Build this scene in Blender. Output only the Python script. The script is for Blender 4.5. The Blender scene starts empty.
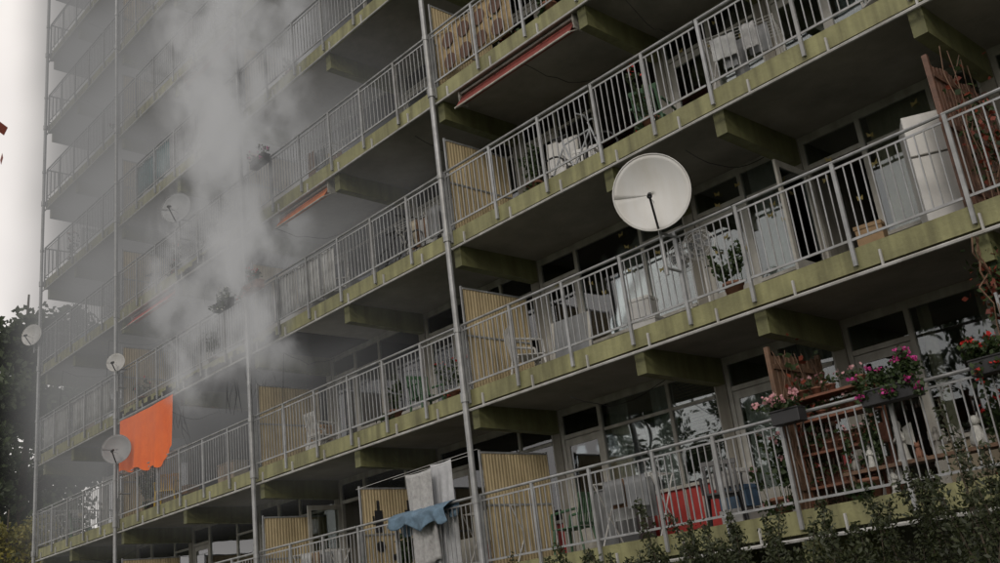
import bpy, math, random
import numpy as np
from mathutils import Vector, Matrix
random.seed(7); rng=np.random.default_rng(7)
scene=bpy.context.scene
col=scene.collection
# ------------------------------------------------------------ materials
def nt(m):
    m.use_nodes=True; t=m.node_tree
    return t,t.nodes,t.links
MATS={}
def M(name,c,rough=.7,var=.2,scale=2.5,bump=.0,metal=0.,streak=0.,c2=None,emit=0):
    if name in MATS: return MATS[name]
    m=bpy.data.materials.new(name); t,N,L=nt(m); b=N['Principled BSDF']
    geo=N.new('ShaderNodeNewGeometry')
    n=N.new('ShaderNodeTexNoise'); n.inputs['Scale'].default_value=scale; n.inputs['Detail'].default_value=6; n.inputs['Roughness'].default_value=.65
    L.new(geo.outputs['Position'],n.inputs['Vector'])
    r=N.new('ShaderNodeValToRGB'); r.color_ramp.elements[0].position=.3; r.color_ramp.elements[1].position=.72
    d=c2 if c2 else tuple(x*(1-var*1.6) for x in c)
    e=tuple(min(1,x*(1+var*.6)) for x in c)
    r.color_ramp.elements[0].color=(*d,1); r.color_ramp.elements[1].color=(*e,1)
    L.new(n.outputs['Fac'],r.inputs['Fac']); out=r.outputs['Color']
    if streak:
        mp=N.new('ShaderNodeMapping'); mp.inputs['Scale'].default_value=(6,6,.5); L.new(geo.outputs['Position'],mp.inputs['Vector'])
        n2=N.new('ShaderNodeTexNoise'); n2.inputs['Scale'].default_value=1.; n2.inputs['Detail'].default_value=5
        L.new(mp.outputs['Vector'],n2.inputs['Vector'])
        r2=N.new('ShaderNodeValToRGB'); r2.color_ramp.elements[0].position=.35; r2.color_ramp.elements[1].position=.62
        v=1-streak; r2.color_ramp.elements[0].color=(v,v*.98,v*.94,1); r2.color_ramp.elements[1].color=(1,1,1,1)
        L.new(n2.outputs['Fac'],r2.inputs['Fac'])
        mx=N.new('ShaderNodeMix'); mx.data_type='RGBA'; mx.blend_type='MULTIPLY'; mx.inputs['Factor'].default_value=1
        L.new(out,mx.inputs[6]); L.new(r2.outputs['Color'],mx.inputs[7]); out=mx.outputs[2]
    L.new(out,b.inputs['Base Color'])
    b.inputs['Roughness'].default_value=rough; b.inputs['Metallic'].default_value=metal
    if bump:
        bp=N.new('ShaderNodeBump'); bp.inputs['Strength'].default_value=bump; bp.inputs['Distance'].default_value=.02
        n3=N.new('ShaderNodeTexNoise'); n3.inputs['Scale'].default_value=scale*12; L.new(geo.outputs['Position'],n3.inputs['Vector'])
        L.new(n3.outputs['Fac'],bp.inputs['Height']); L.new(bp.outputs['Normal'],b.inputs['Normal'])
    MATS[name]=m; return m
def glass_mat():
    m=bpy.data.materials.new('window_glass'); t,N,L=nt(m); N.remove(N['Principled BSDF']); o=N['Material Output']
    geo=N.new('ShaderNodeNewGeometry'); n=N.new('ShaderNodeTexNoise'); n.inputs['Scale'].default_value=1.3; n.inputs['Detail'].default_value=1
    L.new(geo.outputs['Position'],n.inputs['Vector'])
    bp=N.new('ShaderNodeBump'); bp.inputs['Strength'].default_value=.25; bp.inputs['Distance'].default_value=.02; L.new(n.outputs['Fac'],bp.inputs['Height'])
    fr=N.new('ShaderNodeFresnel'); fr.inputs['IOR'].default_value=1.5
    ma=N.new('ShaderNodeMath'); ma.operation='MULTIPLY_ADD'; ma.inputs[1].default_value=2.0; ma.inputs[2].default_value=.02; ma.use_clamp=True
    L.new(fr.outputs[0],ma.inputs[0])
    tr=N.new('ShaderNodeBsdfTransparent'); tr.inputs['Color'].default_value=(.78,.82,.8,1)
    gl=N.new('ShaderNodeBsdfGlossy'); gl.inputs['Roughness'].default_value=.015; gl.inputs['Color'].default_value=(.95,.97,1,1)
    L.new(bp.outputs['Normal'],gl.inputs['Normal'])
    mx=N.new('ShaderNodeMixShader'); L.new(ma.outputs[0],mx.inputs[0]); L.new(tr.outputs[0],mx.inputs[1]); L.new(gl.outputs[0],mx.inputs[2]); L.new(mx.outputs[0],o.inputs['Surface'])
    return m
def leaf_mat(name,c1,c2,tr=.3,emit=0):
    if name in MATS: return MATS[name]
    m=bpy.data.materials.new(name); t,N,L=nt(m); b=N['Principled BSDF']; o=N['Material Output']
    geo=N.new('ShaderNodeNewGeometry')
    r=N.new('ShaderNodeValToRGB'); r.color_ramp.elements[0].color=(*c1,1); r.color_ramp.elements[1].color=(*c2,1)
    n=N.new('ShaderNodeTexNoise'); n.inputs['Scale'].default_value=1.1; n.inputs['Detail'].default_value=8; n.inputs['Roughness'].default_value=.8
    L.new(geo.outputs['Position'],n.inputs['Vector'])
    ma=N.new('ShaderNodeMath'); ma.operation='ADD'
    mb=N.new('ShaderNodeMath'); mb.operation='MULTIPLY_ADD'; mb.inputs[1].default_value=.7; mb.inputs[2].default_value=-.35
    L.new(geo.outputs['Random Per Island'],mb.inputs[0]); L.new(n.outputs['Fac'],ma.inputs[0]); L.new(mb.outputs[0],ma.inputs[1])
    L.new(ma.outputs[0],r.inputs['Fac']); L.new(r.outputs['Color'],b.inputs['Base Color']); b.inputs['Roughness'].default_value=.6
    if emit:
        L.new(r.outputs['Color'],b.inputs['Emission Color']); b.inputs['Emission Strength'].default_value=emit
    ts=N.new('ShaderNodeBsdfTranslucent'); L.new(r.outputs['Color'],ts.inputs['Color'])
    mx=N.new('ShaderNodeMixShader'); mx.inputs[0].default_value=tr; L.new(b.outputs[0],mx.inputs[1]); L.new(ts.outputs[0],mx.inputs[2]); L.new(mx.outputs[0],o.inputs['Surface'])
    MATS[name]=m; return m

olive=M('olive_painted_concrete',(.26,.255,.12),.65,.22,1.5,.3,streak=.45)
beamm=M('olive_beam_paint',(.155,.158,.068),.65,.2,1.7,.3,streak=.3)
conc=M('concrete_underside',(.255,.24,.21),.85,.25,.8,.3)
concw=M('concrete_wall',(.27,.255,.22),.85,.2,1.,.3,streak=.3)
galv=M('galvanised_steel',(.34,.35,.36),.45,.2,5,.0,metal=.3,streak=.25)
pipem=M('pale_pipe_paint',(.42,.42,.41),.5,.15,3,streak=.25)
frame=M('frame_offwhite',(.42,.41,.375),.5,.15,4,streak=.25)
glass=glass_mat()
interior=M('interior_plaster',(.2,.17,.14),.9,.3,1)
ribm=M('ribbed_panel_cream',(.47,.38,.225),.6,.16,2,streak=.22)
P={ 'red':M('panel_red',(.36,.035,.03),.5,.2,3),
 'white':M('panel_white',(.45,.44,.42),.55,.15,3,streak=.3),
 'grey':M('panel_grey',(.2,.21,.22),.6,.15,3,streak=.3),
 'beige':M('panel_beige',(.35,.3,.22),.6,.15,3,streak=.3)}
C={ 'sheer':M('curtain_sheer',(.5,.5,.48),.9,.12,4),
 'cream':M('curtain_cream',(.45,.4,.3),.9,.12,4),
 'grey':M('curtain_grey',(.2,.22,.24),.9,.15,4),
 'brown':M('curtain_brown',(.16,.09,.05),.9,.2,4)}
wood=M('weathered_wood',(.15,.085,.05),.7,.35,7,.3)
woodr=M('red_brown_wood',(.14,.07,.045),.6,.35,7,.3)
whiteplastic=M('white_plastic',(.54,.54,.53),.4,.1,3,streak=.15)
blackm=M('black_plastic',(.02,.02,.022),.5,.2,5)
soot=M('soot_black',(.012,.011,.010),.95,.4,3)
sootc=M('soot_ceiling',(.02,.018,.017),.95,.3,.6,c2=(.006,.006,.006))
terra=M('terracotta',(.22,.10,.06),.8,.2,8)
# ------------------------------------------------------------ mesh builder
class B:
    def __init__(s): s.v=[]; s.f=[]
    def box(s,x0,x1,y0,y1,z0,z1):
        n=len(s.v); s.v+=[(x0,y0,z0),(x1,y0,z0),(x1,y1,z0),(x0,y1,z0),(x0,y0,z1),(x1,y0,z1),(x1,y1,z1),(x0,y1,z1)]
        s.f+=[tuple(n+i for i in q) for q in ((0,3,2,1),(4,5,6,7),(0,1,5,4),(1,2,6,5),(2,3,7,6),(3,0,4,7))]; return s
    def obox(s,c,ax,ay,az):
        c=Vector(c);ax=Vector(ax);ay=Vector(ay);az=Vector(az);n=len(s.v)
        for dz in(-1,1):
            for dx,dy in((-1,-1),(1,-1),(1,1),(-1,1)): s.v.append(tuple(c+ax*dx+ay*dy+az*dz))
        s.f+=[tuple(n+i for i in q) for q in ((0,3,2,1),(4,5,6,7),(0,1,5,4),(1,2,6,5),(2,3,7,6),(3,0,4,7))]; return s
    def cyl(s,p0,p1,r0,r1=None,n=8,caps=True):
        if r1 is None:r1=r0
        p0=Vector(p0);p1=Vector(p1);d=(p1-p0).normalized()
        a=d.orthogonal().normalized();b=d.cross(a);k=len(s.v)
        for p,r in((p0,r0),(p1,r1)):
            for i in range(n):
                t=2*math.pi*i/n; s.v.append(tuple(p+a*(r*math.cos(t))+b*(r*math.sin(t))))
        for i in range(n): s.f.append((k+i,k+(i+1)%n,k+n+(i+1)%n,k+n+i))
        if caps: s.f.append(tuple(k+i for i in range(n))[::-1]); s.f.append(tuple(k+n+i for i in range(n)))
        return s
    def path(s,pts,rs,n=7):
        for i in range(len(pts)-1): s.cyl(pts[i],pts[i+1],rs[i],rs[i+1],n)
        return s
    def quad(s,*p):
        n=len(s.v); s.v+=[tuple(q) for q in p]; s.f.append(tuple(range(n,n+len(p)))); return s
    def lathe(s,c,prof,n=14,ax=1,ay=1):
        k=len(s.v)
        for r,z in prof:
            for i in range(n):
                t=2*math.pi*i/n; s.v.append((c[0]+r*ax*math.cos(t),c[1]+r*ay*math.sin(t),c[2]+z))
        for j in range(len(prof)-1):
            for i in range(n): s.f.append((k+j*n+i,k+j*n+(i+1)%n,k+(j+1)*n+(i+1)%n,k+(j+1)*n+i))
        s.f.append(tuple(k+i for i in range(n))[::-1]); s.f.append(tuple(k+(len(prof)-1)*n+i for i in range(n)))
        return s
    def grid(s,fn,nu,nv):
        k=len(s.v)
        for j in range(nv+1):
            for i in range(nu+1): s.v.append(tuple(fn(i/nu,j/nv)))
        w=nu+1
        for j in range(nv):
            for i in range(nu): s.f.append((k+j*w+i,k+j*w+i+1,k+(j+1)*w+i+1,k+(j+1)*w+i))
        return s
    def obj(s,name,mat,parent=None,smooth=False,bevel=0,solid=0):
        me=bpy.data.meshes.new(name); me.from_pydata(s.v,[],s.f); me.update()
        o=bpy.data.objects.new(name,me); col.objects.link(o); me.materials.append(mat)
        if smooth: me.polygons.foreach_set('use_smooth',[True]*len(me.polygons))
        if solid: md=o.modifiers.new('s','SOLIDIFY'); md.thickness=solid
        if bevel: md=o.modifiers.new('b','BEVEL'); md.width=bevel; md.segments=2; md.limit_method='ANGLE'
        if parent: o.parent=parent
        return o
def E(name,loc=(0,0,0),rz=0):
    o=bpy.data.objects.new(name,None); o.location=loc; o.rotation_euler=(0,0,rz); o.empty_display_size=.2; col.objects.link(o); return o
def leaves(name,cent,size,mat,parent=None,asp=.55,bend=True):
    n=len(cent); d=rng.normal(size=(n,3)); d/=np.linalg.norm(d,axis=1)[:,None]
    e=rng.normal(size=(n,3)); e-= (e*d).sum(1)[:,None]*d; e/=np.linalg.norm(e,axis=1)[:,None]
    sz=(size*rng.uniform(.6,1.3,n))[:,None]
    v=np.empty((n,4,3)); v[:,0]=cent-d*sz*.5; v[:,1]=cent+e*sz*asp*.5; v[:,2]=cent+d*sz*.5; v[:,3]=cent-e*sz*asp*.5
    me=bpy.data.meshes.new(name); me.vertices.add(4*n); me.vertices.foreach_set('co',v.reshape(-1))
    me.loops.add(4*n); me.loops.foreach_set('vertex_index',np.arange(4*n,dtype=np.int32))
    me.polygons.add(n); me.polygons.foreach_set('loop_start',np.arange(0,4*n,4,dtype=np.int32)); me.polygons.foreach_set('loop_total',np.full(n,4,dtype=np.int32))
    me.update(calc_edges=True); me.materials.append(mat)
    o=bpy.data.objects.new(name,me); col.objects.link(o)
    if parent:o.parent=parent
    return o
# ------------------------------------------------------------ building
F=10.83; W=F+1.95; H=2.8
BX=[-31.5,-29.2,-25.75,-22.3,-18.8,-15.35,-12.0,-8.5,-6.5,-3.7,-.2,3.3]
XL,XR=BX[0],BX[-1]
NL=11
def zt(k): return 5.18+H*(k-1)+.12
bld=E('apartment_building')
bs={k:B() for k in('slab','fascia','beam','under','pier','frame','glass','rail','pipe','rib','int','gutter','soot','sootc','cable','stick')}
pan={k:B() for k in P}; cur={k:B() for k in C}
for k in range(NL+1):
    z=zt(k)
    bs['slab'].box(XL-.1,XR,F+.08,W+3.6,z-.24,z)
    bs['fascia'].box(XL-.12,XR,F,F+.078,z-.25,z+.02)
    bs['gutter'].cyl((XL-.1,F-.04,z-.315),(XR,F-.04,z-.315),.024,n=6)
    for x in np.arange(XL+.3,XR,1.15): bs['gutter'].box(x-.012,x+.012,F-.035,F-.002,z-.33,z-.1)
    for x in BX:
        xx=x if x>XL+.1 else x+.08
        n=len(bs['beam'].v)
        y0,y1=F+.10,W; t=.085; zu=z-.24
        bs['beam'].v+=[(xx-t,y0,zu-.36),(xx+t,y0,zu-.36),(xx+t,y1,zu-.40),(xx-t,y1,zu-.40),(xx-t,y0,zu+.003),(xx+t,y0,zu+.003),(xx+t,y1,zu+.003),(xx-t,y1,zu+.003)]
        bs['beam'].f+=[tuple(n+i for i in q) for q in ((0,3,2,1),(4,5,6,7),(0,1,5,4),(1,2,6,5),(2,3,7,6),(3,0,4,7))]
for x in (-31.55,-25.75,-18.8,-12.0,3.3):
    bs['pipe'].cyl((x,F-.1,0),(x,F-.1,zt(NL)),.05,n=10)
    for k in range(NL+1):
        bs['pipe'].cyl((x,F-.1,zt(k)-.18),(x,F-.1,zt(k)-.02),.068,n=10)
        bs['pipe'].cyl((x,F-.1,zt(k)+1.0),(x,F-.1,zt(k)+1.08),.062,n=10)
        bs['pipe'].box(x-.02,x+.02,F-.1,F+.01,zt(k)-.14,zt(k)-.08)
rc=random.Random(99)
for k in range(NL):
    for i in range(len(BX)-1):
        if rc.random()<.35:
            a,b=BX[i],BX[i+1]; x=rc.uniform(a+.4,b-.4); z=zt(k)+2.5; pts=[]
            ex=x+rc.uniform(-.5,.5)
            for q in range(9):
                u=q/8; pts.append((x+(ex-x)*u,F+.02+(W-F-.06)*u,z-.25*math.sin(math.pi*u)*rc.uniform(.8,1.2)-.3*(1-u)))
            pts=[(x,F-.05,zt(k)+1.15)]+pts if rc.random()<.4 else pts
            bs['cable'].path(pts,[.006]*len(pts),5)
def curtain(b,x0,x1,z0,z1,y,amp=.025,wl=.13):
    nu=max(8,int((x1-x0)/wl*6)); ph=random.random()*6
    b.grid(lambda u,v:(x0+(x1-x0)*u, y+amp*math.sin((x1-x0)*u/wl*6.283+ph)*(1-.3*v)+.01*math.sin(u*9), z0+(z1-z0)*v),nu,1)
for k in range(NL):
    z=zt(k)
    for i in range(len(BX)-1):
        a,b=BX[i],BX[i+1]; R=bs['rail']
        a2=a+.012;b2=b-.012
        R.cyl((a2,F-.03,z+1.12),(b2,F-.03,z+1.12),.022,n=8)
        R.box(a2,b2,F-.04,F-.02,z+.10,z+.13)
        R.box(a2,b2,F-.038,F-.022,z+1.02,z+1.045)
        ns=max(1,round((b-a)/1.16)); 
        for j in range(ns):
            x=a+(b-a)*j/ns+.04
            R.box(x-.023,x+.023,F-.052,F-.014,z-.2,z+1.11)
        nb=round((b-a)/.112)
        for j in range(1,nb):
            x=a+(b-a)*j/nb+rc.gauss(0,.002); R.box(x-.0072,x+.0072,F-.037,F-.023,z+.11,z+1.03)
    R=bs['rail']; R.cyl((XL,F-.03,z+1.12),(XL,W,z+1.12),.024); R.box(XL-.01,XL+.01,F,W,z+.1,z+.135)
    for y in np.arange(F+.1,W,.118): R.box(XL-.009,XL+.009,y-.009,y+.009,z+.13,z+1.11)
    for i in range(len(BX)-1):
        a,b=BX[i],BX[i+1]; r=random.Random(k*31+i*7+3)
        burn=(k==1 and i in(2,3)) or (k==2 and i==3)
        fr=bs['frame']; gl=bs['glass']
        if burn: fr=bs['soot']
        top=z+2.56
        bs['pier' if not burn else 'soot'].box(a-.09,a+.09,W-.03,W+3.6,z,top)
        dx0,dx1=a+.13,a+1.02
        fr.box(a+.09,b-.09,W-.005,W+.06,z+2.44,top)
        for x in(dx0,dx1): fr.box(x-.035,x+.035,W-.01,W+.065,z,z+2.44)
        fr.box(dx0+.035,dx1-.035,W,W+.055,z+2.03,z+2.1)
        opened=(k==1 and i==8) or r.random()<.06
        if not burn: gl.box(dx0+.035,dx1-.035,W+.02,W+.028,z+2.1,z+2.44)
        if opened:
            D=bs['frame']; x=dx0-.02
            D.box(x-.02,x+.02,W-.86,W-.78,z+.02,z+2.02);D.box(x-.02,x+.02,W-.1,W-.015,z+.02,z+2.02)
            D.box(x-.02,x+.02,W-.78,W-.1,z+1.92,z+2.02);D.box(x-.018,x+.018,W-.78,W-.1,z+.02,z+.55)
            gl.box(x-.004,x+.004,W-.78,W-.1,z+.55,z+1.92)
        elif not burn:
            fr.box(dx0+.035,dx0+.12,W+.01,W+.05,z+.01,z+2.02); fr.box(dx1-.12,dx1-.035,W+.01,W+.05,z+.01,z+2.02)
            fr.box(dx0+.12,dx1-.12,W+.01,W+.05,z+1.9,z+2.02); 
            ph=r.choice([.55,.75,.2])
            fr.box(dx0+.12,dx1-.12,W+.012,W+.048,z+.01,z+ph)
            gl.box(dx0+.12,dx1-.12,W+.025,W+.033,z+ph,z+1.9)
        wx0,wx1=dx1+.035,b-.13
        pk=r.choices(['white','grey','beige','red'],[4,3,2,.3])[0]
        if k==0 and i in(5,6,7): pk='red'
        if k==1 and i>=4: pk='white' if i!=6 else 'grey'
        sill=z+(.72 if not(k==0 and i in(6,7)) else .85)
        (pan[pk] if not burn else bs['soot']).box(wx0,wx1,W+.01,W+.06,z,sill-.05)
        fr.box(wx0,wx1,W-.04,W+.06,sill-.05,sill)
        if k==0 and i in(6,7):
            for q in np.arange(wx0+.25,wx1-.1,.3): fr.box(q-.012,q+.012,W-.004,W+.009,z+.1,sill-.06)
        fr.box(wx1,wx1+.04,W-.01,W+.065,z,z+2.44)
        ww=wx1-wx0; splits=[wx0,wx1]
        if ww>1.6: splits=[wx0,wx0+ww*(.62 if r.random()<.6 else .38),wx1]
        for m in splits[1:-1]: fr.box(m-.03,m+.03,W-.003,W+.06,sill,z+2.44)
        if (k,i) in((1,7),(1,8),(2,7),(1,6)):
            for q in range(9):
                x=r.uniform(dx0+.2,wx1-.1); zz=z+r.uniform(1.2,2.35); s=.04; a_=r.uniform(-.5,.5)
                for sg in(-1,1): bs['stick'].quad((x,W-.012,zz-.015),(x+sg*s,W-.02,zz-.03+a_*s*sg),(x+sg*s*1.2,W-.02,zz+.045+a_*s*sg),(x,W-.012,zz+.012))
        for s0,s1 in zip(splits[:-1],splits[1:]):
            s0+=.03; s1-=.03
            if s1-s0<.9 or r.random()<.3:
                fr.box(s0,s1,W,W+.05,z+2.0,z+2.05)
            if not burn: gl.box(s0-.03,s1+.03,W+.022,W+.03,sill,z+2.44)
            ct=r.random()
            if burn: continue
            kind=r.choices(list(C),[5,2,2,.8])[0]; yy=W+.16
            if ct<.4: curtain(cur[kind],s0,s1,z+.3,z+2.5,yy)
            elif ct<.75:
                q=(s1-s0)*r.uniform(.18,.35); curtain(cur[kind],s0,s0+q,z+.3,z+2.5,yy); curtain(cur[kind],s1-q,s1,z+.3,z+2.5,yy)
                if r.random()<.5: curtain(cur['sheer'],s0,s1,z+2.05,z+2.5,yy+.06)
            elif ct<.87: 
                for q in np.arange(z+1.3,z+2.45,.05): cur[kind].box(s0,s1,yy,yy+.03,q,q+.008)
        if r.random()<.4 and not opened and not burn: curtain(cur['sheer'],dx0+.1,dx1-.1,z+.1,z+1.98,W+.14)
        if burn or (k==1 and i==4):
            bs['sootc'].box(a+.1,b-.1 if burn else a+1.6,F+.1,W+3.4,top-.012,top-.004)
            # ragged soot on the slab edge above the fire
            x=a+.02
            while x<(b-.1 if burn else a+1.0):
                w_=rc.uniform(.08,.3); bs['sootc'].box(x,x+w_-.003,F-.006,F-.002,z+H-.245,z+H-.245+rc.uniform(.08,.26)); x+=w_
            if burn: bs['sootc'].box(a+.1,b-.1,W+2.2,W+2.25,z,top-.02); bs['sootc'].box(a-.09,a+.09,F+.094,F+.098,top-.36,top)
            if burn:
                for q in range(12):
                    x=rc.uniform(a+.3,b-.3); y=rc.uniform(F+.3,W-.2); l=rc.uniform(.3,.9)
                    bs['soot'].path([(x,y,top),(x+rc.gauss(0,.1),y,top-l*.5),(x+rc.gauss(0,.2),y+.05,top-l)],[.02,.015,.004],5)
        if abs(a+12)<.1 or abs(a+18.8)<.1 or abs(a+25.75)<.1 or (abs(a+3.7)<.1 and k not in(1,)) or (k==0 and abs(a+15.35)<.1):
            hgt=1.74; y0,y1=F+.1,F+1.6
            tgt=bs['rib']
            def prof(u,v,a=a,z=z,y0=y0,y1=y1,hgt=hgt):
                s=(u*22)%1; d=.008 if s<.5 else 0
                return (a+.02+d,y0+(y1-y0)*u,z+.05+hgt*v)
            tgt.grid(prof,88,1)
            bs['rail'].box(a-.015,a+.012,y0-.03,y0,z,z+1.85); bs['rail'].box(a-.015,a+.012,y1,y1+.03,z,z+1.85)
            bs['rail'].box(a-.015,a+.035,y0,y1,z+.05+hgt,z+.08+hgt); bs['rail'].box(a+.031,a+.04,y0,y1,z+.95,z+.98)
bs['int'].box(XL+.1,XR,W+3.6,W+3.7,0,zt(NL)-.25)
bs['pier'].box(XL-.1,XL+.12,W,W+9,0,zt(NL)-.25)
bs['pier'].box(XR-.1,XR+.12,W,W+9,0,zt(NL)-.25)
bs['pier'].box(XL+.12,XR-.1,W+8.8,W+9,0,zt(NL)-.25)
bs['pier'].box(XL-.1,XR+.12,W+3.7,W+9,zt(NL)-.24,zt(NL))
bs['pier'].box(XL+.12,XR-.1,W,W+.2,0,zt(0)-.245)
yb=leaf_mat('paper_yellow',(.42,.32,.1),(.55,.46,.2))
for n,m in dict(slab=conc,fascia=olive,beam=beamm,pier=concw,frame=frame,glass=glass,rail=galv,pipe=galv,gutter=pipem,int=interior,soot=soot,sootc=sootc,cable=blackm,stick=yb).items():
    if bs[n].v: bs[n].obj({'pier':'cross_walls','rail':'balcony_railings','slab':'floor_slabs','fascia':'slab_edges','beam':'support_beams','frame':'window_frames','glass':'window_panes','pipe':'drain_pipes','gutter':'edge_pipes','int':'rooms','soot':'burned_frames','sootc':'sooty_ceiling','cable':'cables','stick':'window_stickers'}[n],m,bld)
bs['rib'].obj('balcony_partitions',ribm,bld)
for n in P: pan[n].obj('wall_panels_'+n,P[n],bld)
for n in C:
    if cur[n].v: cur[n].obj('curtains_'+n,C[n],bld,smooth=True)
# ------------------------------------------------------------ objects
def dish(loc,diam,nrm,tilt=0,railz=None,mat=None):
    e=E('satellite_dish'); mat=mat or whiteplastic
    n=Vector(nrm).normalized(); side=n.cross(Vector((0,0,1))).normalized(); up=side.cross(n)
    c=Vector(loc); R=diam/2
    b=B(); k=0
    NR,NA=9,40
    def P3(r,t): return c+side*(r*math.cos(t)*.96)+up*(r*math.sin(t))+n*(.22*R*(r/R)**2-.22*R)
    b.grid(lambda u,v:P3(R*max(v,.001),u*2*math.pi),NA,NR); o=b.obj('reflector',mat,e,smooth=True,solid=.012)
    b=B(); rim=[P3(R,t*2*math.pi/NA) for t in range(NA+1)]
    for i in range(NA): b.cyl(rim[i],rim[i+1],.007*diam+.002,n=6)
    b.obj('rim',mat,e)
    b=B(); base=c-up*R*.98+n*(-.02); tip=c-up*R*.42+n*R*.95
    b.cyl(base-n*.05*R,tip,.016,n=8); b.cyl(tip,tip+(-n*.12+up*.07).normalized()*.12,.035,.03,n=12)
    b.cyl(c-n*.25*R-up*R*.2,tip-n*.03,.004,n=4)
    b.obj('feed_arm',blackm,e)
    b=B(); back=c-n*(.3*R+.05)
    b.obox(back,side*.09,up*.12,n*.05); 
    px,py=back.x,back.y
    if railz: b.cyl((px,py,railz-.6),(px,py,back.z+.1),.022,n=8); b.cyl((px,py,railz),(px,F-.02,railz),.02); b.cyl((px,py,railz-.5),(px,F-.02,railz-.5),.02)
    b.obj('bracket',galv,e)
    return e
dish((-7.35,10.3,6.87),1.08,(.52,-.85,-.06),railz=zt(1)+1.05,mat=M('dish_enamel',(.52,.52,.51),.45,.05,1.2,streak=.08))
gd=M('dish_grey',(.25,.26,.27),.5,.1,3)
dish((-24.9,10.4,6.95),.75,(.75,-.6,.1),railz=zt(1)+1.05,mat=gd)
dish((-25.2,10.5,9.3),.5,(.7,-.7,.1),railz=zt(2)+1.05)
dish((-31.6,10.5,11.9),.7,(.6,-.8,.1),railz=zt(3)+1.05)
dish((-21.4,10.4,12.2),.8,(.6,-.8,.1),railz=zt(3)+1.05,mat=gd)
def chair(loc,rz,mat=whiteplastic):
    e=E('plastic_chair',loc,rz); b=B()
    b.grid(lambda u,v:(-.24+.48*u,-.23+.46*v,.43-.03*math.sin(math.pi*u)*math.sin(math.pi*v)),8,8); b.obj('seat',mat,e,True,solid=.02)
    b=B()
    for x,y in((-.22,-.21),(.22,-.21)): b.cyl((x,y,.43),(x*1.15,y*1.15,0),.024,.017)
    for x,y in((-.2,.22),(.2,.22)): b.cyl((x,y,.43),(x*1.15,y*1.3,0),.024,.017)
    b.obj('legs',mat,e)
    b=B()
    for i in range(7):
        x=-.2+.4*i/6; b.obox((x,.27,.66),(.02,0,0),(0,.008,0),(0,.04,.21))
    b.obox((0,.31,.88),(.235,0,0),(0,.012,0),(0,.008,.035)); b.obox((0,.235,.46),(.22,0,0),(0,.012,0),(0,.002,.025))
    b.obj('backrest',mat,e,bevel=.005)
    b=B()
    for s in(-1,1):
        b.path([(s*.255,.26,.68),(s*.27,0,.66),(s*.26,-.2,.64),(s*.25,-.22,.43)],[.02,.022,.02,.018])
    b.obj('armrests',mat,e)
    return e
chair((-11.2,11.5,zt(1)),2.6)
chair((-9.6,11.7,zt(2)),.4)
chair((-14,11.6,zt(1)),1.4,M('green_plastic',(.05,.12,.06),.5))
chair((-24.0,11.3,zt(1)),.9,M('yellow_plastic',(.6,.4,.03),.5))
chair((-16.5,11.5,zt(2)),-.7); chair((-7.8,11.3,zt(0)),.6,blackm)
leafg=leaf_mat('leaf_green',(.012,.024,.007),(.055,.09,.025))
leafd=leaf_mat('leaf_dark',(.01,.016,.006),(.05,.06,.02),.2)
leafy=leaf_mat('leaf_autumn_yellow',(.07,.08,.012),(.24,.2,.03))
leafr=leaf_mat('leaf_red',(.12,.02,.01),(.28,.06,.03))
mag=leaf_mat('petal_magenta',(.4,.02,.16),(.75,.08,.4)); pink=leaf_mat('petal_pink',(.5,.2,.25),(.8,.5,.5)); redf=leaf_mat('petal_red',(.4,.01,.01),(.7,.05,.04)); whf=leaf_mat('petal_white',(.5,.5,.45),(.8,.8,.75))
def plant(name,loc,w,h,fl,nl=300,nf=120,box=True,lm=None,leaf=.06,tm=None):
    e=E(name,loc); b=B(); lm=lm or leafg
    if box: b.obox((0,0,.08),(w*.42,0,0),(0,.09,0),(0,0,.08)); b.obox((0,0,.165),(w*.43,0,0),(0,.1,0),(0,0,.012)); b.obj('trough',tm or (terra if random.random()<.5 else blackm),e,bevel=.01); z0=.17
    else: b.lathe((0,0,0),[(.09,0),(.13,.2),(.145,.2),(.145,.24),(.11,.24)]); b.obj('pot',terra,e,True); z0=.22
    st=B(); cs=[];fs=[]
    ns=max(6,int(w*22))
    for i in range(ns):
        x=random.uniform(-w*.38,w*.38); tx=x*1.25+random.gauss(0,.05); ty=random.gauss(-.03,.1); tz=z0+h*random.uniform(.4,1)*(1-(abs(x)/w)**2)
        if random.random()<.3: tz=z0-random.uniform(0,.25); ty=-.13
        st.cyl((x,0,z0-.02),(tx,ty,tz),.004,.002,n=4)
        m=nl//ns
        for q in range(m):
            f=random.uniform(.3,1); cs.append((x+(tx-x)*f+random.gauss(0,.035),ty*f+random.gauss(0,.035),z0+(tz-z0)*f+random.gauss(0,.03)))
        if fl:
            for q in range(nf//ns): fs.append((tx+random.gauss(0,.025),ty+random.gauss(0,.025),tz+.02+random.gauss(0,.02)))
    st.obj('stems',leafg,e); leaves('foliage',np.array(cs),leaf,lm,e,.7)
    if fl: leaves('blossoms',np.array(fs),leaf*.75,fl,e,.95)
    return e
plant('magenta_flower_planter',(-4.95,10.66,3.46),.78,.36,mag,1500,260,tm=blackm)
plant('pink_flower_planter',(-6.25,10.66,3.5),.45,.18,pink,300,260,tm=blackm)
plant('red_flower_planter',(-3.85,10.7,3.5),.5,.22,redf,500,70,tm=blackm)
plant('flower_planter',(-19.6,10.62,zt(2)+.95),.8,.3,whf,350,60)
plant('flower_planter',(-18.3,10.62,zt(2)+.95),.8,.35,redf,350,60)
plant('potted_plant',(-5.6,11.0,zt(0)),.5,1.0,None,600,0,False,leaf=.08)
plant('potted_plant',(-6.9,11.2,zt(0)),.5,.8,pink,500,60,False,leaf=.08)
plant('potted_plant',(-4.1,11.3,zt(0)),.5,.9,redf,500,60,False,leaf=.08)
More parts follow.
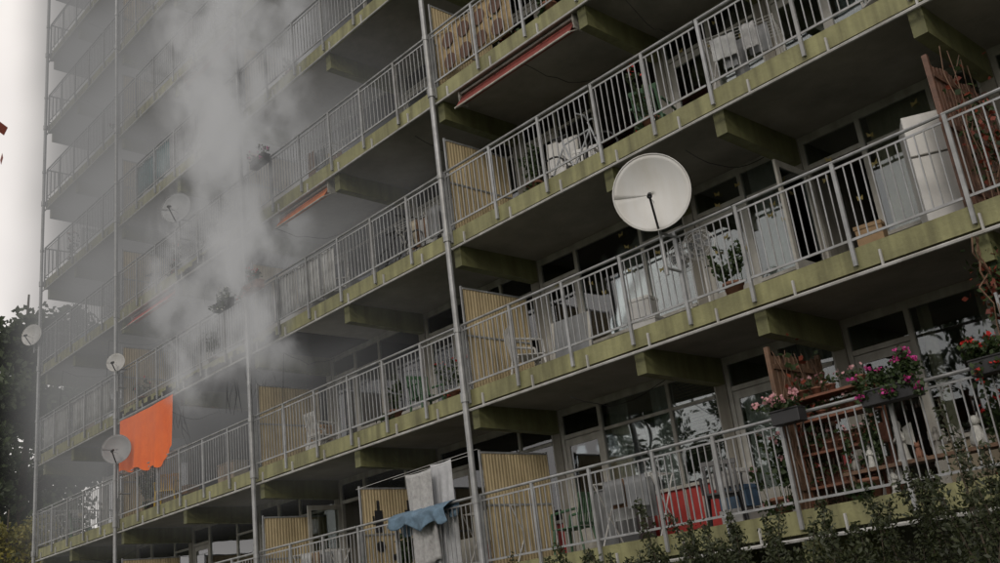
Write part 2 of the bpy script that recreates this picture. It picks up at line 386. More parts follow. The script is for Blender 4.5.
plant('potted_plant',(-14.7,11.4,zt(0)),.4,.9,None,400,0,False,leaf=.09)
plant('potted_plant',(-24.6,11.1,zt(1)),.5,1.3,None,500,0,False,leaf=.12)
plant('potted_plant',(-12.8,11.2,zt(1)),.4,.7,redf,300,40,False)
plant('potted_plant',(-9.2,11.0,zt(3)),.4,1.0,None,300,0,False,leaf=.1)
e=E('wooden_plant_shelf',(-6.0,11.35,zt(0))); b=B()
for x in(-.5,.5):
    for y in(-.16,.16): b.box(x-.025,x+.025,y-.025,y+.025,0,1.35)
for z in(.25,.65,1.05,1.33): b.box(-.52,.52,-.18,.18,z,z+.03)
for z in(.25,.65,1.05): b.box(-.5,.5,.165,.175,z+.03,z+.25)
b.obj('frame',M('shelf_wood',(.2,.08,.045),.6,.3,7,.3),e); b=B()
for z in(.28,.68,1.08,1.36):
    for x in np.arange(-.4,.45,.2):
        if random.random()<.8: s=random.uniform(.7,1.1); b.lathe((x,0,z),[(.045*s,0),(.065*s,.1*s),(.072*s,.1*s),(.072*s,.12*s),(.05*s,.12*s)],10)
b.obj('pots',terra,e,True)
leaves('herbs',np.array([(random.uniform(-.45,.45),random.gauss(0,.06),random.choice([.45,.85,1.25,1.52])+random.gauss(0,.04)) for _ in range(500)]),.06,leafg,e)
leaves('small_flowers',np.array([(random.uniform(-.45,.45),random.gauss(-.05,.06),random.choice([.5,.9,1.3,1.58])+random.gauss(0,.03)) for _ in range(60)]),.05,pink,e,.9)
def slat_fence(name,x,z,y0,y1,h,mat,gap=.11,cross=False):
    e=E(name,(x,0,z)); b=B()
    for y in np.arange(y0,y1,gap): b.box(-.012,.012,y,y+gap*.72,.04,h+.03*math.sin(y*9))
    for q in(.25,h*.55,h-.2): b.box(.0125,.04,y0,y1,q,q+.06)
    for y in(y0,y1): b.box(-.03,.03,y-.05,y-.002,0,h+.08)
    b.obj('slats',mat,e); return e
slat_fence('wooden_slat_fence',-6.5,zt(0),F+.1,F+1.3,1.95,wood)
slat_fence('wooden_slat_fence',-3.72,zt(1),F+.1,F+1.75,1.85,woodr)
def vine(xx,kk,n,zoff,sz,hang=False,y0=.15):
    cs=[]
    for i in range(n): cs.append((xx+random.gauss(0,.09),F+y0+.15+abs(random.gauss(0,.45 if not hang else .2)),zt(kk)+zoff+random.gauss(0,sz)))
    e=E('climbing_vine'); b=B()
    for q in range(5):
        y=F+y0+q*(.2 if not hang else .08); pts=[(xx,y,zt(kk)+(0 if not hang else 2.5))]
        for s in range(6): pts.append((xx+random.gauss(0,.03),y+random.gauss(0,.06),zt(kk)+(.33*(s+1) if not hang else 2.5-.2*(s+1))))
        b.path(pts,[.01]*4+[.006]*3,5)
    b.obj('stems',wood,e); leaves('foliage',np.array(cs[:n//3]),.08,leafr,e,.8); leaves('green_foliage',np.array(cs[n//3:]),.08,leafg,e,.8)
vine(-6.42,0,420,1.1,.45); vine(-3.55,1,300,.9,.4); vine(-3.72,0,420,1.95,.28,True,-.05)
def statuette(name,loc,kind,mat,s=1):
    e=E(name,loc,random.uniform(-.5,.9)); b=B()
    if kind=='angel':
        b.lathe((0,0,0),[(.09*s,0),(.09*s,.03*s),(.075*s,.05*s),(.06*s,.18*s),(.05*s,.28*s),(.065*s,.34*s),(.03*s,.38*s),(.028*s,.40*s),(.045*s,.44*s),(.042*s,.49*s),(.01*s,.52*s)],14)
        for q in(-1,1): b.path([(q*.05*s,0,.33*s),(q*.085*s,-.03*s,.25*s),(q*.02*s,-.08*s,.28*s)],[.02*s,.016*s,.012*s]); b.grid(lambda u,v,q=q:(q*(.02+.13*u)*s,.05*s+.03*u*s,(.22+.2*v-.1*u*(1-v)+.05*u)*s),3,3)
    else:
        b.lathe((0,0,0),[(.07*s,0),(.11*s,.05*s),(.1*s,.14*s),(.06*s,.24*s),(.045*s,.27*s)],14,1,1.2)
        b.lathe((0,-.03*s,.26*s),[(.03*s,0),(.065*s,.03*s),(.07*s,.07*s),(.05*s,.11*s),(.01*s,.13*s)],14)
        for q in(-1,1): b.cyl((q*.04*s,-.03*s,.35*s),(q*.05*s,-.03*s,.43*s),.024*s,.002,5); b.cyl((q*.04*s,-.1*s,.14*s),(q*.045*s,-.12*s,0),.022*s,.026*s,7)
        b.path([(0,.1*s,.03*s),(.1*s,.14*s,.03*s),(.15*s,.08*s,.05*s)],[.02*s]*3)
    b.obj('figure',mat,e,True); return e
stone=M('white_stone',(.46,.46,.43),.6,.25,9); stone2=M('grey_stone',(.22,.21,.19),.7,.3,9)
e=E('garden_bench',(-4.9,11.0,zt(0))); b=B(); b.box(-.95,.95,-.15,.15,.3,.34); 
for x in(-.85,.85): b.box(x-.03,x+.03,-.13,.13,0,.3)
b.obj('bench_top',wood,e)
for x,kd,s,m_ in((-5.15,'angel',.9,stone),(-4.75,'angel',.6,stone2),(-4.3,'cat',.85,stone),(-5.5,'angel',.55,stone),(-4.95,'cat',.45,terra),(-4.5,'angel',.5,stone2),(-5.7,'cat',.5,stone2)):
    statuette(kd+'_statuette',(x,10.98+random.uniform(-.05,.05),zt(0)+.34),kd,m_,s)
for x in(-5.3,-4.0): statuette('angel_statuette',(x,10.95,zt(0)+.02),'angel',stone,.6)
def cloth(name,fn,mat,nu=30,nv=24):
    e=E(name); b=B(); b.grid(fn,nu,nv); b.obj('fabric',mat,e,True,solid=.004); return e
tw=M('towel_grey_white',(.4,.4,.4),.95,.2,14,.5)
def towel(x0,x1,y,zt_,zb,amp=.03,sl=.0,ph=0):
    return lambda u,v:(x0+(x1-x0)*u+sl*v, y+amp*v**.6*math.sin(u*17+ph+2*v)+.02*math.sin(u*41+v*5)*v, zt_-.02*math.sin(u*3.14)-(zt_-zb)*v-.03*math.sin(u*5)*v)
cloth('hanging_towel',towel(-13.75,-13.05,F-.08,4.25,2.75,.035,.05),tw)
cloth('hanging_towel',towel(-13.3,-12.75,F+.12,4.35,2.6,.05,-.05,2),M('sheet_white',(.44,.45,.47),.95,.1,9,.3))
e=E('clothes_line'); b=B(); b.cyl((-15.4,F+.05,4.3),(-12,F+.05,4.36),.004,n=4); b.cyl((-14.1,F-.08,4.25),(-12.1,F-.08,4.27),.004,n=4); b.obj('cord',whiteplastic,e)
bl=M('blue_cloth',(.12,.19,.26),.9,.25,10,.4)
def drape(x0,x1,zr,dz):
    def fn(u,v):
        s=(v-.5)*2; x=x0+(x1-x0)*u+.05*math.sin(v*7+u*3); 
        if abs(s)<.12: return (x,F-.03+.045*s/.12,zr+.03-.012*abs(s)/.12)
        d=(abs(s)-.12)/.88; sg=1 if s>0 else -1
        o=.16 if sg<0 else 0
        return (x,F-.03+sg*(.047+.035*math.sin(u*23+v*3)*d+.01)-o*min(1,d*3),zr+.018-dz*d*(.9+.25*math.sin(u*4+sg)+.2*math.sin(u*15)))
    return fn
cloth('blue_cloth',drape(-14.15,-12.6,zt(0)+1.13,.3),bl,60,24)
def rail_screen(name,x0,x1,k,mat,h0=.12,h1=1.05,circ=None):
    e=E(name); b=B(); z=zt(k)
    b.grid(lambda u,v:(x0+(x1-x0)*u,F+.015+.012*math.sin(u*(x1-x0)*9)+.008*math.sin(v*5+u*20),z+h0+(h1-h0)*v-(.02*math.sin(u*(x1-x0)*3) if v>.5 else 0)),int((x1-x0)*16),3)
    b.obj('sheet',mat,e,True,solid=.004)
    if circ:
        c=B()
        for i,x in enumerate(np.arange(x0+.3,x1-.2,.42)):
            for zz in(z+.35,z+.78):
                c.cyl((x,F-.012,zz),(x,F+.0,zz),.15,n=20)
        c.obj('discs',circ,e)
    return e
sw=M('canvas_white',(.46,.47,.47),.9,.2,5,streak=.3)
for x0,x1 in((-18.5,-17.9),(-17.8,-17.0),(-16.9,-16.1),(-16.0,-15.5)): rail_screen('white_windscreen',x0,x1,2,sw)
rail_screen('white_windscreen',-31.3,-29.4,2,sw); rail_screen('white_windscreen',-29.0,-26.4,2,sw)
rail_screen('reed_screen',-11.8,-9.9,3,M('reed_brown',(.34,.25,.13),.8,.2,12,.4),circ=M('disc_brown',(.1,.05,.03),.7))
rail_screen('white_windscreen',-24.6,-22.6,4,M('canvas_blue',(.1,.2,.22),.8)); rail_screen('reed_screen',-18.3,-16.4,5,M('reed_tan',(.3,.24,.15),.8,.3,12,.4))
orange=leaf_mat('orange_canvas_glow',(.55,.05,.006),(1,.21,.02),.35,emit=.28)  # slight emission added to the cloth so that it looks lit
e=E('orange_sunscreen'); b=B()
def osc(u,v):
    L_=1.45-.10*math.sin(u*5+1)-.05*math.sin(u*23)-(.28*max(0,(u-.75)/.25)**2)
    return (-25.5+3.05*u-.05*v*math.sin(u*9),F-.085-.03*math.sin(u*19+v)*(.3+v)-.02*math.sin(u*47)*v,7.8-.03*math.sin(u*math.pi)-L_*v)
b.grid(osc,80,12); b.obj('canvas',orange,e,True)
b=B(); b.cyl((-25.55,F-.06,7.83),(-22.35,F-.06,7.83),.04); b.obj('rollers',galv,e)
def awning(x0,x1,k,mat,drop=.22,out=.15):
    e=E('rolled_awning'); z=zt(k)-.24; b=B(); b.cyl((x0,F+.2,z-.16),(x1,F+.2,z-.16),.075,n=12); 
    b.grid(lambda u,v:(x0+(x1-x0)*u,F+.2-.076-out*v,z-.16-drop*v+.012*math.sin(u*50)*v*v),int((x1-x0)*20),3); b.obj('fabric',mat,e,True)
    b=B(); b.box(x0,x1,F+.13,F+.3,z-.07,z-.03); b.cyl((x0,F+.124-out,z-.16-drop),(x1,F+.124-out,z-.16-drop),.018)
    for x in(x0,x1): b.box(x-.015,x+.015,F+.1,F+.3,z-.26,z); b.cyl((x,F+.124-out,z-.16-drop),(x,F+.3,z-.2),.012)
    b.obj('cassette',frame,e); return e
aw=M('awning_dark_red',(.2,.04,.03),.8,.2,6); aw2=M('awning_orange',(.45,.13,.04),.8,.2,6); awg=M('awning_green',(.08,.14,.07),.8,.2,6); aw3=M('awning_red',(.5,.05,.03),.8,.2,6)
awning(-11.5,-8.7,3,aw); awning(-17.6,-15.7,3,aw2); awning(-25.2,-22.6,3,aw3,.3,.3); awning(-15.2,-12.3,5,awg); awning(-21.9,-19.3,5,aw2)
def board(name,loc,w,h,rz,mat,lean=.12):
    e=E(name,loc,rz); b=B(); b.obox((0,lean*h*.5,h/2),(w/2,0,0),(0,.02,0),(0,lean*h/2,h/2)); b.obj('panel',mat,e,bevel=.006)
    b=B(); 
    for s in(-1,1): b.obox((s*w*.47,lean*h*.5-.025,h/2),(w*.03,0,0),(0,.008,0),(0,lean*h/2,h/2*.98))
    b.obj('edging',frame,e); return e
def fridge(loc,rz):
    e=E('white_refrigerator',loc,rz); b=B(); b.box(-.28,.28,-.26,.28,.04,1.6); b.obj('body',whiteplastic,e,bevel=.02)
    b=B(); b.box(-.28,.28,-.32,-.265,.06,1.05); b.box(-.28,.28,-.32,-.265,1.07,1.6); b.obj('doors',whiteplastic,e,bevel=.012)
    b=B(); b.box(.2,.23,-.35,-.321,.75,1.0); b.box(.2,.23,-.35,-.321,1.12,1.35); b.box(-.26,.26,-.28,.26,0,.04); b.obj('handles',M('handle_grey',(.15,.15,.16),.4),e)
fridge((-4.3,11.9,zt(1)),.5)
board('white_board',(-10.2,11.9,zt(2)),.6,1.3,.3,whiteplastic)
board('white_board',(-10.6,11.9,zt(1)),.8,1.0,.1,P['grey'])
def cabinet(loc,w,d,h,mat,rz=0):
    e=E('storage_cabinet',loc,rz); b=B(); b.box(-w/2,w/2,-d/2,d/2,.06,h); b.box(-w/2+.03,w/2-.03,-d/2+.03,d/2,0,.06); b.box(-w/2-.02,w/2+.02,-d/2-.02,d/2+.01,h+.002,h+.03)
    b.obj('carcass',mat,e,bevel=.006); b=B()
    for s in(-1,1): b.box(s*w*.25-w*.235,s*w*.25+w*.235,-d/2-.02,-d/2-.002,.1,h-.04); b.box(s*.03-.01,s*.03+.01,-d/2-.045,-d/2-.021,h*.5,h*.5+.12)
    b.obj('doors',mat,e); return e
def rack(loc,rz=0):
    e=E('drying_rack',loc,rz); b=B()
    for s in(-1,1):
        b.cyl((s*.5,-.3,0),(s*.5,.3,.95),.011);b.cyl((s*.5,.3,0),(s*.5,-.3,.95),.011)
    for i in range(8): b.cyl((-.5,-.3+.085*i,.95),(.5,-.3+.085*i,.95),.004,n=5)
    b.cyl((-.5,-.3,.95),(-.5,.3,.95),.01); b.cyl((.5,-.3,.95),(.5,.3,.95),.01); b.obj('frame',whiteplastic,e)
    cols=[tw,sw,P['grey'],C['brown'],P['grey'],C['cream']]
    for i in range(5):
        x=random.uniform(-.45,.1); y=-.3+.085*random.randint(0,6); w=random.uniform(.2,.4); h=random.uniform(.3,.6)
        b=B(); b.grid(lambda u,v:(x+w*u,y+(.012 if v>.5 else -.012)+.01*math.sin(u*12),.955-h*abs(v-.5)*2),10,8); b.obj('laundry',random.choice(cols),e,True)
    return e
def boxes(loc,rz,mats):
    e=E('stacked_boxes',loc,rz); z=0
    for q in range(random.randint(2,3)):
        w,d,h=random.uniform(.3,.5),random.uniform(.25,.4),random.uniform(.2,.35); o=random.gauss(0,.04)
        b=B(); b.box(o-w/2,o+w/2,-d/2,d/2,z,z+h); b.box(o-w/2-.012,o+w/2+.012,-d/2-.012,d/2+.012,z+h-.05,z+h+.004); b.obj('box_%d'%(q+1),random.choice(mats),e,bevel=.006); z+=h+.008
def fan(loc,rz):
    e=E('standing_fan',loc,rz); b=B(); b.lathe((0,0,0),[(.2,0),(.2,.02),(.05,.05),(.018,.06),(.015,.95),(.03,.96)],16)
    b.cyl((0,.02,1.05),(0,.16,1.05),.06,.05,12); b.cyl((0,.05,.94),(0,.05,1.02),.03)
    for R in(.22,.15,.08):
        for yy in(-.04,.03):
            pts=[(R*math.cos(t*math.pi/10),yy,1.05+R*math.sin(t*math.pi/10)) for t in range(21)]
            for i in range(20): b.cyl(pts[i],pts[i+1],.005,n=5)
    for t in range(16):
        c_,s_=math.cos(t*math.pi/8),math.sin(t*math.pi/8); b.cyl((.04*c_,-.06,1.05+.04*s_),(.22*c_,-.04,1.05+.22*s_),.002,n=4)
    b.obj('stand_and_grille',whiteplastic,e); b=B()
    for t in range(4):
        a=t*math.pi/2; b.grid(lambda u,v:((.03+.15*u)*math.cos(a+(v-.5)*.9),-.01+.04*(v-.5),1.05+(.03+.15*u)*math.sin(a+(v-.5)*.9)),4,4)
    b.obj('blades',P['grey'],e,True)
def bicycle(loc,rz,mat):
    e=E('bicycle',loc,rz); b=B(); 
    for cx in(-.52,.52):
        pts=[(cx+.33*math.cos(t*math.pi/14),0,.34+.33*math.sin(t*math.pi/14)) for t in range(29)]
        for i in range(28): b.cyl(pts[i],pts[i+1],.016,n=6)
        for t in range(12): b.cyl((cx,0,.34),(cx+.32*math.cos(t*math.pi/6),0,.34+.32*math.sin(t*math.pi/6)),.0018,n=3)
        b.cyl((cx,-.04,.34),(cx,.04,.34),.02)
    b.obj('wheels',blackm,e); b=B()
    bb=(-.06,0,.3); st=(-.2,0,.78); hd=(.36,0,.82); 
    for p,q in((bb,st),(bb,hd),(st,hd),((-.52,0,.34),bb),((-.52,0,.34),st),((.52,0,.34),(.34,0,.95)),(st,(-.23,0,.9))): b.cyl(p,q,.015)
    b.path([(.34,-.27,1.02),(.36,-.1,1.03),(.34,0,.98),(.36,.1,1.03),(.34,.27,1.02)],[.013]*5); b.obj('frame',mat,e)
    b=B(); b.grid(lambda u,v:(-.36+.26*u,(v-.5)*(.18*(1-u*.75)),.93+.015*math.sin(v*3.14)),5,5); b.obj('saddle',blackm,e,True,solid=.03)
bsil=M('bike_paint_silver',(.4,.42,.44),.35,.1,5)
bicycle((-20.9,11.3,zt(3)),.1,M('bike_paint_blue',(.05,.1,.2),.35,.1,5)); bicycle((-14.0,11.3,zt(2)),-.1,blackm)
fan((-7.5,11.4,zt(1)),.5); fan((-7.95,11.6,zt(1)),.2)
boxes((-8.9,11.8,zt(1)),.2,[whiteplastic,P['grey']]); plant('potted_plant',(-6.9,11.1,zt(1)),.45,.6,None,300,0,False,leaf=.08); boxes((-5.2,11.8,zt(1)),.2,[M('cardboard',(.3,.2,.11),.85,.2,5),P['grey']])
rack((-9.6,11.7,zt(0)),.1); rack((-13.6,11.7,zt(2)),0); rack((-6.2,11.5,zt(2)),.3)
r=random.Random(5)
cardb=MATS['cardboard']; crate=M('crate_blue',(.06,.12,.2),.5,.2,5)
for k in range(0,9):
    for i in range(0,10):
        if (k==1 and i in(3,8)) or (k==0 and i in(8,9)): continue
        a,b_=BX[i],BX[i+1]
        for rep in range(2):
            x=r.uniform(a+.5,b_-.4); c=r.random()
            if k==1 and i in(6,7) and c<.5: continue
            if c<.16: cabinet((x,W-.3,zt(k)),.8,.4,r.uniform(.8,1.2),r.choice([P['white'],P['grey'],wood,P['beige']]))
            elif c<.26: rack((x,11.6,zt(k)),r.uniform(-.2,.2))
            elif c<.40: chair((x,11.6,zt(k)),r.uniform(0,6),r.choice([whiteplastic,whiteplastic,MATS['green_plastic']]))
            elif c<.55: plant('potted_plant',(x,11.1,zt(k)),.4,r.uniform(.5,1.1),r.choice([None,redf]),160,20,False,leaf=.1)
            elif c<.61: plant('flower_planter',(x,10.64,zt(k)+.95),.7,.25,r.choice([redf,pink,mag]),160,60)
            elif c<.76: boxes((x,11.9,zt(k)),r.uniform(-.4,.4),[cardb,crate,P['grey'],whiteplastic])
            elif c<.79 and i<7: bicycle((x,11.4,zt(k)),r.uniform(-.1,.1),r.choice([blackm,MATS['bike_paint_blue'],bsil]))
e=E('painted_partition_figures'); b=B(); x=-15.35+.034
def ring(cy,cz,r_,n=16): b.cyl((x,cy,cz),(x+.004,cy,cz),r_,n=n)
zz=zt(0)
for cy in(F+.45,F+1.15): b.box(x,x+.004,cy-.09,cy+.09,zz+1.0,zz+1.4); b.box(x,x+.004,cy-.03,cy+.03,zz+1.4,zz+1.58); b.box(x,x+.004,cy-.14,cy-.1,zz+1.15,zz+1.3); ring(cy,zz+.75,.1)
b.box(x,x+.004,F+.7,F+.9,zz+.5,zz+.6)
b.obj('figures',blackm,e)
# ------------------------------------------------------------ ground, vegetation
g=B(); g.quad((-600,-600,0),(600,-600,0),(600,600,0),(-600,600,0)); g.obj('ground',M('grass',(.05,.07,.025),.9,.4,2,.6))
g=B(); g.box(-60,40,2.5,4.7,-.1,.06); g.obj('footpath',M('paving',(.2,.19,.18),.85,.2,2,.4))
bark=M('bark',(.07,.055,.04),.9,.3,8,.6)
def tree(name,loc,h,cr,n,lsize,mat,seed,trunk=.22,clumps=26,low=.25,extra=None):
    rr=random.Random(seed); e=E(name,loc); b=B(); tips=[]
    pts=[(0,0,0)]; 
    for i in range(1,7): pts.append((rr.gauss(0,.05)*h*.15+pts[-1][0],rr.gauss(0,.05)*h*.15+pts[-1][1],h*.88*i/6))
    b.path(pts,[trunk*(1-.85*i/6) for i in range(7)],10)
    for i in range(clumps):
        f=rr.uniform(low,1); base=Vector(pts[min(6,int(f*6))]); ang=rr.uniform(0,6.28); q=1-abs((f-low)/(1-low)*2-.8)*.55
        L_=cr*q*rr.uniform(.45,1); tip=base+Vector((math.cos(ang)*L_,math.sin(ang)*L_,L_*rr.uniform(.1,.7)))
        mid=(base+tip)/2+Vector((0,0,-.05*L_)); b.path([base,mid,tip],[trunk*.32*(1-f*.6),trunk*.2*(1-f*.6),.015],6); tips.append(tip); tips.append(mid*.4+tip*.6)
    if extra:
        b.path([pts[4],extra[0],extra[1]],[.02,.01,.002],6)
        leaves('branch_leaves',np.array(extra[2]),.07,mat,e,.8)
    b.obj('trunk',bark,e)
    nr=np.random.default_rng(seed); T=np.array([tuple(t) for t in tips]); idx=nr.integers(0,len(T),n)
    rad=cr*.2*nr.uniform(.5,1.2,len(T)); d=nr.normal(size=(n,3)); d/=np.linalg.norm(d,axis=1)[:,None]
    c=T[idx]+d*(rad[idx]*nr.uniform(.2,1.,n)**.6)[:,None]*np.array([1.2,1.2,.8])
    leaves('crown',c,lsize,mat,e,.6); return e
gr1=leaf_mat('crown_green',(.012,.022,.008),(.05,.075,.02)); 
tree('distant_tree',(-53,17.5,0),24,7,28000,.42,gr1,11,.35,120,.12)
tree('distant_tree',(-60,14,0),20,7,20000,.42,gr1,12,.35,90,.1)
tree('distant_tree',(-68,20,0),23,9,22000,.5,gr1,13,.4,90,.1)
tree('yellowing_tree',(-38.5,12.2,0),8.6,3.4,16000,.16,leafy,14,.14,90,.15)
for i,(x,y,h) in enumerate([(-26,-16,13),(-17,-19,16),(-9,-15,12),(-1,-20,15),(8,-16,13),(17,-19,15),(-36,-20,16)]):
    tree('broadleaf_tree',(x,y,0),h,4.6,7000,.3,gr1,20+i,.3,40,.2)
o0=Vector((-8.1,-.4,0)); bt=[Vector(p)-o0 for p in((-5.2,1.5,4.62),(-5.16,1.53,4.5),(-5.25,1.48,4.55),(-5.3,1.5,4.3),(-5.14,1.53,4.31),(-5.5,1.3,4.5),(-5.7,1.1,4.5))]
tree('red_leaf_tree',tuple(o0),5.4,1.3,700,.08,leafr,51,.06,18,.5,extra=(Vector((-5.9,1.0,4.3))-o0,Vector((-5.2,1.5,4.53))-o0,[tuple(p) for p in bt]))
def bush(x0,x1,y,h,n,seed,mat,name='shrub',ls=.05):
    rr=random.Random(seed); e=E(name); b=B(); cs=[]
    m=int((x1-x0)*30)
    for i in range(m):
        x=rr.uniform(x0,x1); yy=y+rr.gauss(0,.4); hh=h*rr.uniform(.6,1.02)+(rr.uniform(.1,.4) if rr.random()<.12 else 0)
        tx,ty=x+rr.gauss(0,.25),yy+rr.gauss(0,.25)
        mid=(x*.6+tx*.4,yy,hh*.6); b.path([(x,yy,0),mid,(tx,ty,hh)],[.012,.008,.003],5)
        for q in range(n//m):
            f=rr.random()**.45; s=.14*(1.1-f)+.012
            if f>.6: g_=(f-.6)/.4; p=(mid[0]+(tx-mid[0])*g_,yy+(ty-yy)*g_,hh*(.6+.4*g_))
            else: p=(x+(mid[0]-x)*f/.6,yy,hh*f)
            cs.append((p[0]+rr.gauss(0,s),p[1]+rr.gauss(0,s),p[2]+rr.gauss(0,s*.7)))
    b.obj('stems',M('twig',(.06,.045,.03),.9,.3,8),e); leaves('foliage',np.array(cs),ls,mat,e,.45); return e
bush(-9.8,-6,8.6,2.26,44000,1,leafd); bush(-6.5,-3,8.4,2.45,54000,2,leafd); bush(-3.4,1,8.4,2.6,34000,3,leafd)
bush(-20,-9.5,9.6,1.6,20000,4,leafd,ls=.08)
# ------------------------------------------------------------ smoke
def smoke(name,bb,build,step,self_glow,scat):
    b=B(); b.box(*bb); m=bpy.data.materials.new(name); t,N,L=nt(m); N.remove(N['Principled BSDF']); o=N['Material Output']
    tc=N.new('ShaderNodeTexCoord'); sp=N.new('ShaderNodeSeparateXYZ'); L.new(tc.outputs['Object'],sp.inputs[0])
    def op(k,a,b_=0.,c_=0.,cl=False):
        q=N.new('ShaderNodeMath'); q.operation=k; q.use_clamp=cl
        for i,v in enumerate((a,b_,c_)):
            if isinstance(v,(int,float)): q.inputs[i].default_value=v
            else: L.new(v,q.inputs[i])
        return q.outputs[0]
    def noise(scale,sc=(1,1,1),detail=3,off=(0,0,0),rough=.6,dist=0):
        mp=N.new('ShaderNodeMapping'); mp.inputs['Scale'].default_value=sc; mp.inputs['Location'].default_value=off; L.new(tc.outputs['Object'],mp.inputs['Vector'])
        n=N.new('ShaderNodeTexNoise'); n.inputs['Scale'].default_value=scale; n.inputs['Detail'].default_value=detail; n.inputs['Roughness'].default_value=rough; n.inputs['Distortion'].default_value=dist
        L.new(mp.outputs[0],n.inputs['Vector']); return n
    d=build(op,noise,sp.outputs[0],sp.outputs[1],sp.outputs[2])
    ab=N.new('ShaderNodeVolumeAbsorption'); ab.inputs['Color'].default_value=(0,0,0,1)
    L.new(op('MULTIPLY',d,1-scat*.95),ab.inputs['Density'])
    em=N.new('ShaderNodeEmission'); em.inputs['Color'].default_value=(1,.985,.97,1); L.new(op('MULTIPLY',d,self_glow),em.inputs['Strength'])  # emission by density stands in for light bouncing inside the smoke
    a1=N.new('ShaderNodeAddShader'); L.new(ab.outputs[0],a1.inputs[0]); L.new(em.outputs[0],a1.inputs[1]); out=a1.outputs[0]
    if scat:
        sc=N.new('ShaderNodeVolumeScatter'); sc.inputs['Color'].default_value=(.95,.95,.95,1); L.new(op('MULTIPLY',d,scat),sc.inputs['Density'])
        a2=N.new('ShaderNodeAddShader'); L.new(out,a2.inputs[0]); L.new(sc.outputs[0],a2.inputs[1]); out=a2.outputs[0]
    L.new(out,o.inputs['Volume'])
    m.cycles.volume_step_rate=step
    e=E(name); b.obj('smoke_volume',m,e)
def plume(op,noise,x,y,z):
    out=None
    nn=noise(.35,(1,1,.8),1.5,(0,0,0)); 
    N_=nn.id_data.nodes; sp=N_.new('ShaderNodeSeparateXYZ'); nn.id_data.links.new(nn.outputs['Color'],sp.inputs[0])
    h=op('SUBTRACT',z,7.)
    for (x0,sx,R0,gr,ch,amp,zmax) in((-17.5,-.02,.75,.085,0,1.3,99),(-20.3,.09,.55,.07,2,1.2,16)):
        cx=op('ADD',op('MULTIPLY_ADD',h,sx,x0),op('MULTIPLY',op('SUBTRACT',sp.outputs[ch],.5),amp*2.8))
        R=op('MULTIPLY_ADD',h,gr,R0)
        dx=op('DIVIDE',op('SUBTRACT',x,cx),R); dy=op('DIVIDE',op('SUBTRACT',y,op('MULTIPLY_ADD',sp.outputs[1],1.5,9.5)),R)
        s=op('SUBTRACT',1.,op('MULTIPLY',op('ADD',op('MULTIPLY',dx,dx),op('MULTIPLY',dy,dy)),.55),0,True)
        if zmax<50: s=op('MULTIPLY',s,op('MULTIPLY_ADD',z,-.25,zmax*.25,True))
        out=s if out is None else op('ADD',out,s)
    det=op('MULTIPLY',op('SUBTRACT',noise(1.05,(1,1,.7),4,(2,5,1),.66,.35).outputs['Fac'],.45,0,True),8.,0)
    fade=op('MULTIPLY_ADD',z,.8,-5.4,True)
    ft=op('MULTIPLY_ADD',h,-.035,1.1,True)
    return op('MULTIPLY',op('MULTIPLY',op('MULTIPLY',out,det),op('MULTIPLY',fade,ft)),1.7)
def haze(op,noise,x,y,z):
    n=op('MULTIPLY',op('SUBTRACT',noise(.22,(1,1,.8),2.5,(3,1,2),.6).outputs['Fac'],.26,0,True),5.)
    fx=op('MULTIPLY_ADD',x,-.13,-1.7,True)
    fz=op('MULTIPLY_ADD',z,.14,-.6,True)
    fy=op('MULTIPLY_ADD',y,.6,-5.5,True)
    return op('MULTIPLY',op('MULTIPLY',op('MULTIPLY',n,fx),op('MULTIPLY',fz,fy)),.31)
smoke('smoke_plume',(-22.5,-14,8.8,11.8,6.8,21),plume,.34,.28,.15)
smoke('smoke_haze',(-31.4,-13,9.2,12.6,4,27),haze,.7,.215,0)  # no scattering here; the haze is bright only by its added emission
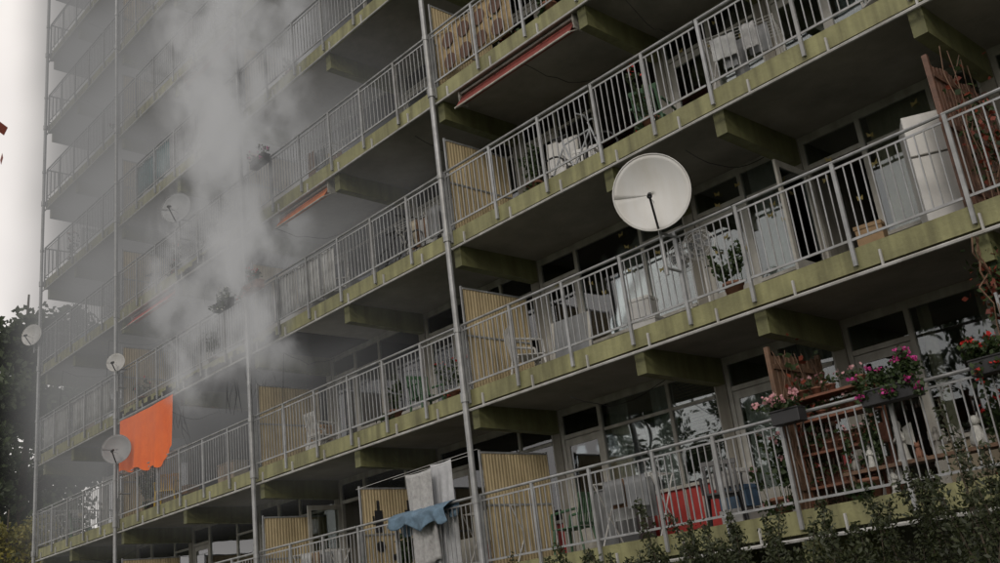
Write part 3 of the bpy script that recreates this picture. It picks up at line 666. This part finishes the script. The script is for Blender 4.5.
# ------------------------------------------------------------ light / world
w=bpy.data.worlds.new("World"); scene.world=w; w.use_nodes=True; N=w.node_tree.nodes; L=w.node_tree.links; bg=N['Background']
sky=N.new('ShaderNodeTexSky'); sky.sky_type='NISHITA'; sky.sun_disc=False; sky.sun_elevation=math.radians(28); sky.sun_rotation=math.radians(150); sky.dust_density=3; sky.air_density=1
hs=N.new('ShaderNodeHueSaturation'); hs.inputs['Saturation'].default_value=.25; L.new(sky.outputs[0],hs.inputs['Color'])
tc=N.new('ShaderNodeTexCoord'); n=N.new('ShaderNodeTexNoise'); n.inputs['Scale'].default_value=2.2; n.inputs['Detail'].default_value=6; L.new(tc.outputs['Generated'],n.inputs['Vector'])
rp=N.new('ShaderNodeValToRGB'); rp.color_ramp.elements[0].position=.3; rp.color_ramp.elements[0].color=(8.6,8.1,7.9,1); rp.color_ramp.elements[1].position=.7; rp.color_ramp.elements[1].color=(13.2,12.4,11.6,1)
L.new(n.outputs['Fac'],rp.inputs['Fac'])
mx=N.new('ShaderNodeMix'); mx.data_type='RGBA'; mx.inputs['Factor'].default_value=.8; L.new(hs.outputs[0],mx.inputs[6]); L.new(rp.outputs[0],mx.inputs[7]); L.new(mx.outputs[2],bg.inputs['Color']); bg.inputs['Strength'].default_value=.1
sl=bpy.data.lights.new('sun','SUN'); sl.energy=.85; sl.angle=math.radians(12); sl.color=(1,.92,.82); so=bpy.data.objects.new('sun',sl); col.objects.link(so)
az,el=math.radians(150),math.radians(28)
dvec=Vector((math.sin(az)*math.cos(el),math.cos(az)*math.cos(el),math.sin(el)))
so.rotation_euler=dvec.to_track_quat('Z','Y').to_euler()
# ------------------------------------------------------------ camera
cam=bpy.data.cameras.new('camera'); co=bpy.data.objects.new('camera',cam); col.objects.link(co); scene.camera=co
fwd=Vector((-.674,.6664,.3181)).normalized(); up=Vector((.312,-.133,.9407)); up=(up-fwd*up.dot(fwd)).normalized(); rt=fwd.cross(up)
co.matrix_world=Matrix(((rt.x,up.x,-fwd.x,0),(rt.y,up.y,-fwd.y,0),(rt.z,up.z,-fwd.z,1.7),(0,0,0,1)))
cam.sensor_width=36; cam.lens=36.3; cam.clip_end=2000; cam.clip_start=.05
scene.view_settings.view_transform='Standard'; scene.view_settings.look='None'; scene.view_settings.exposure=0
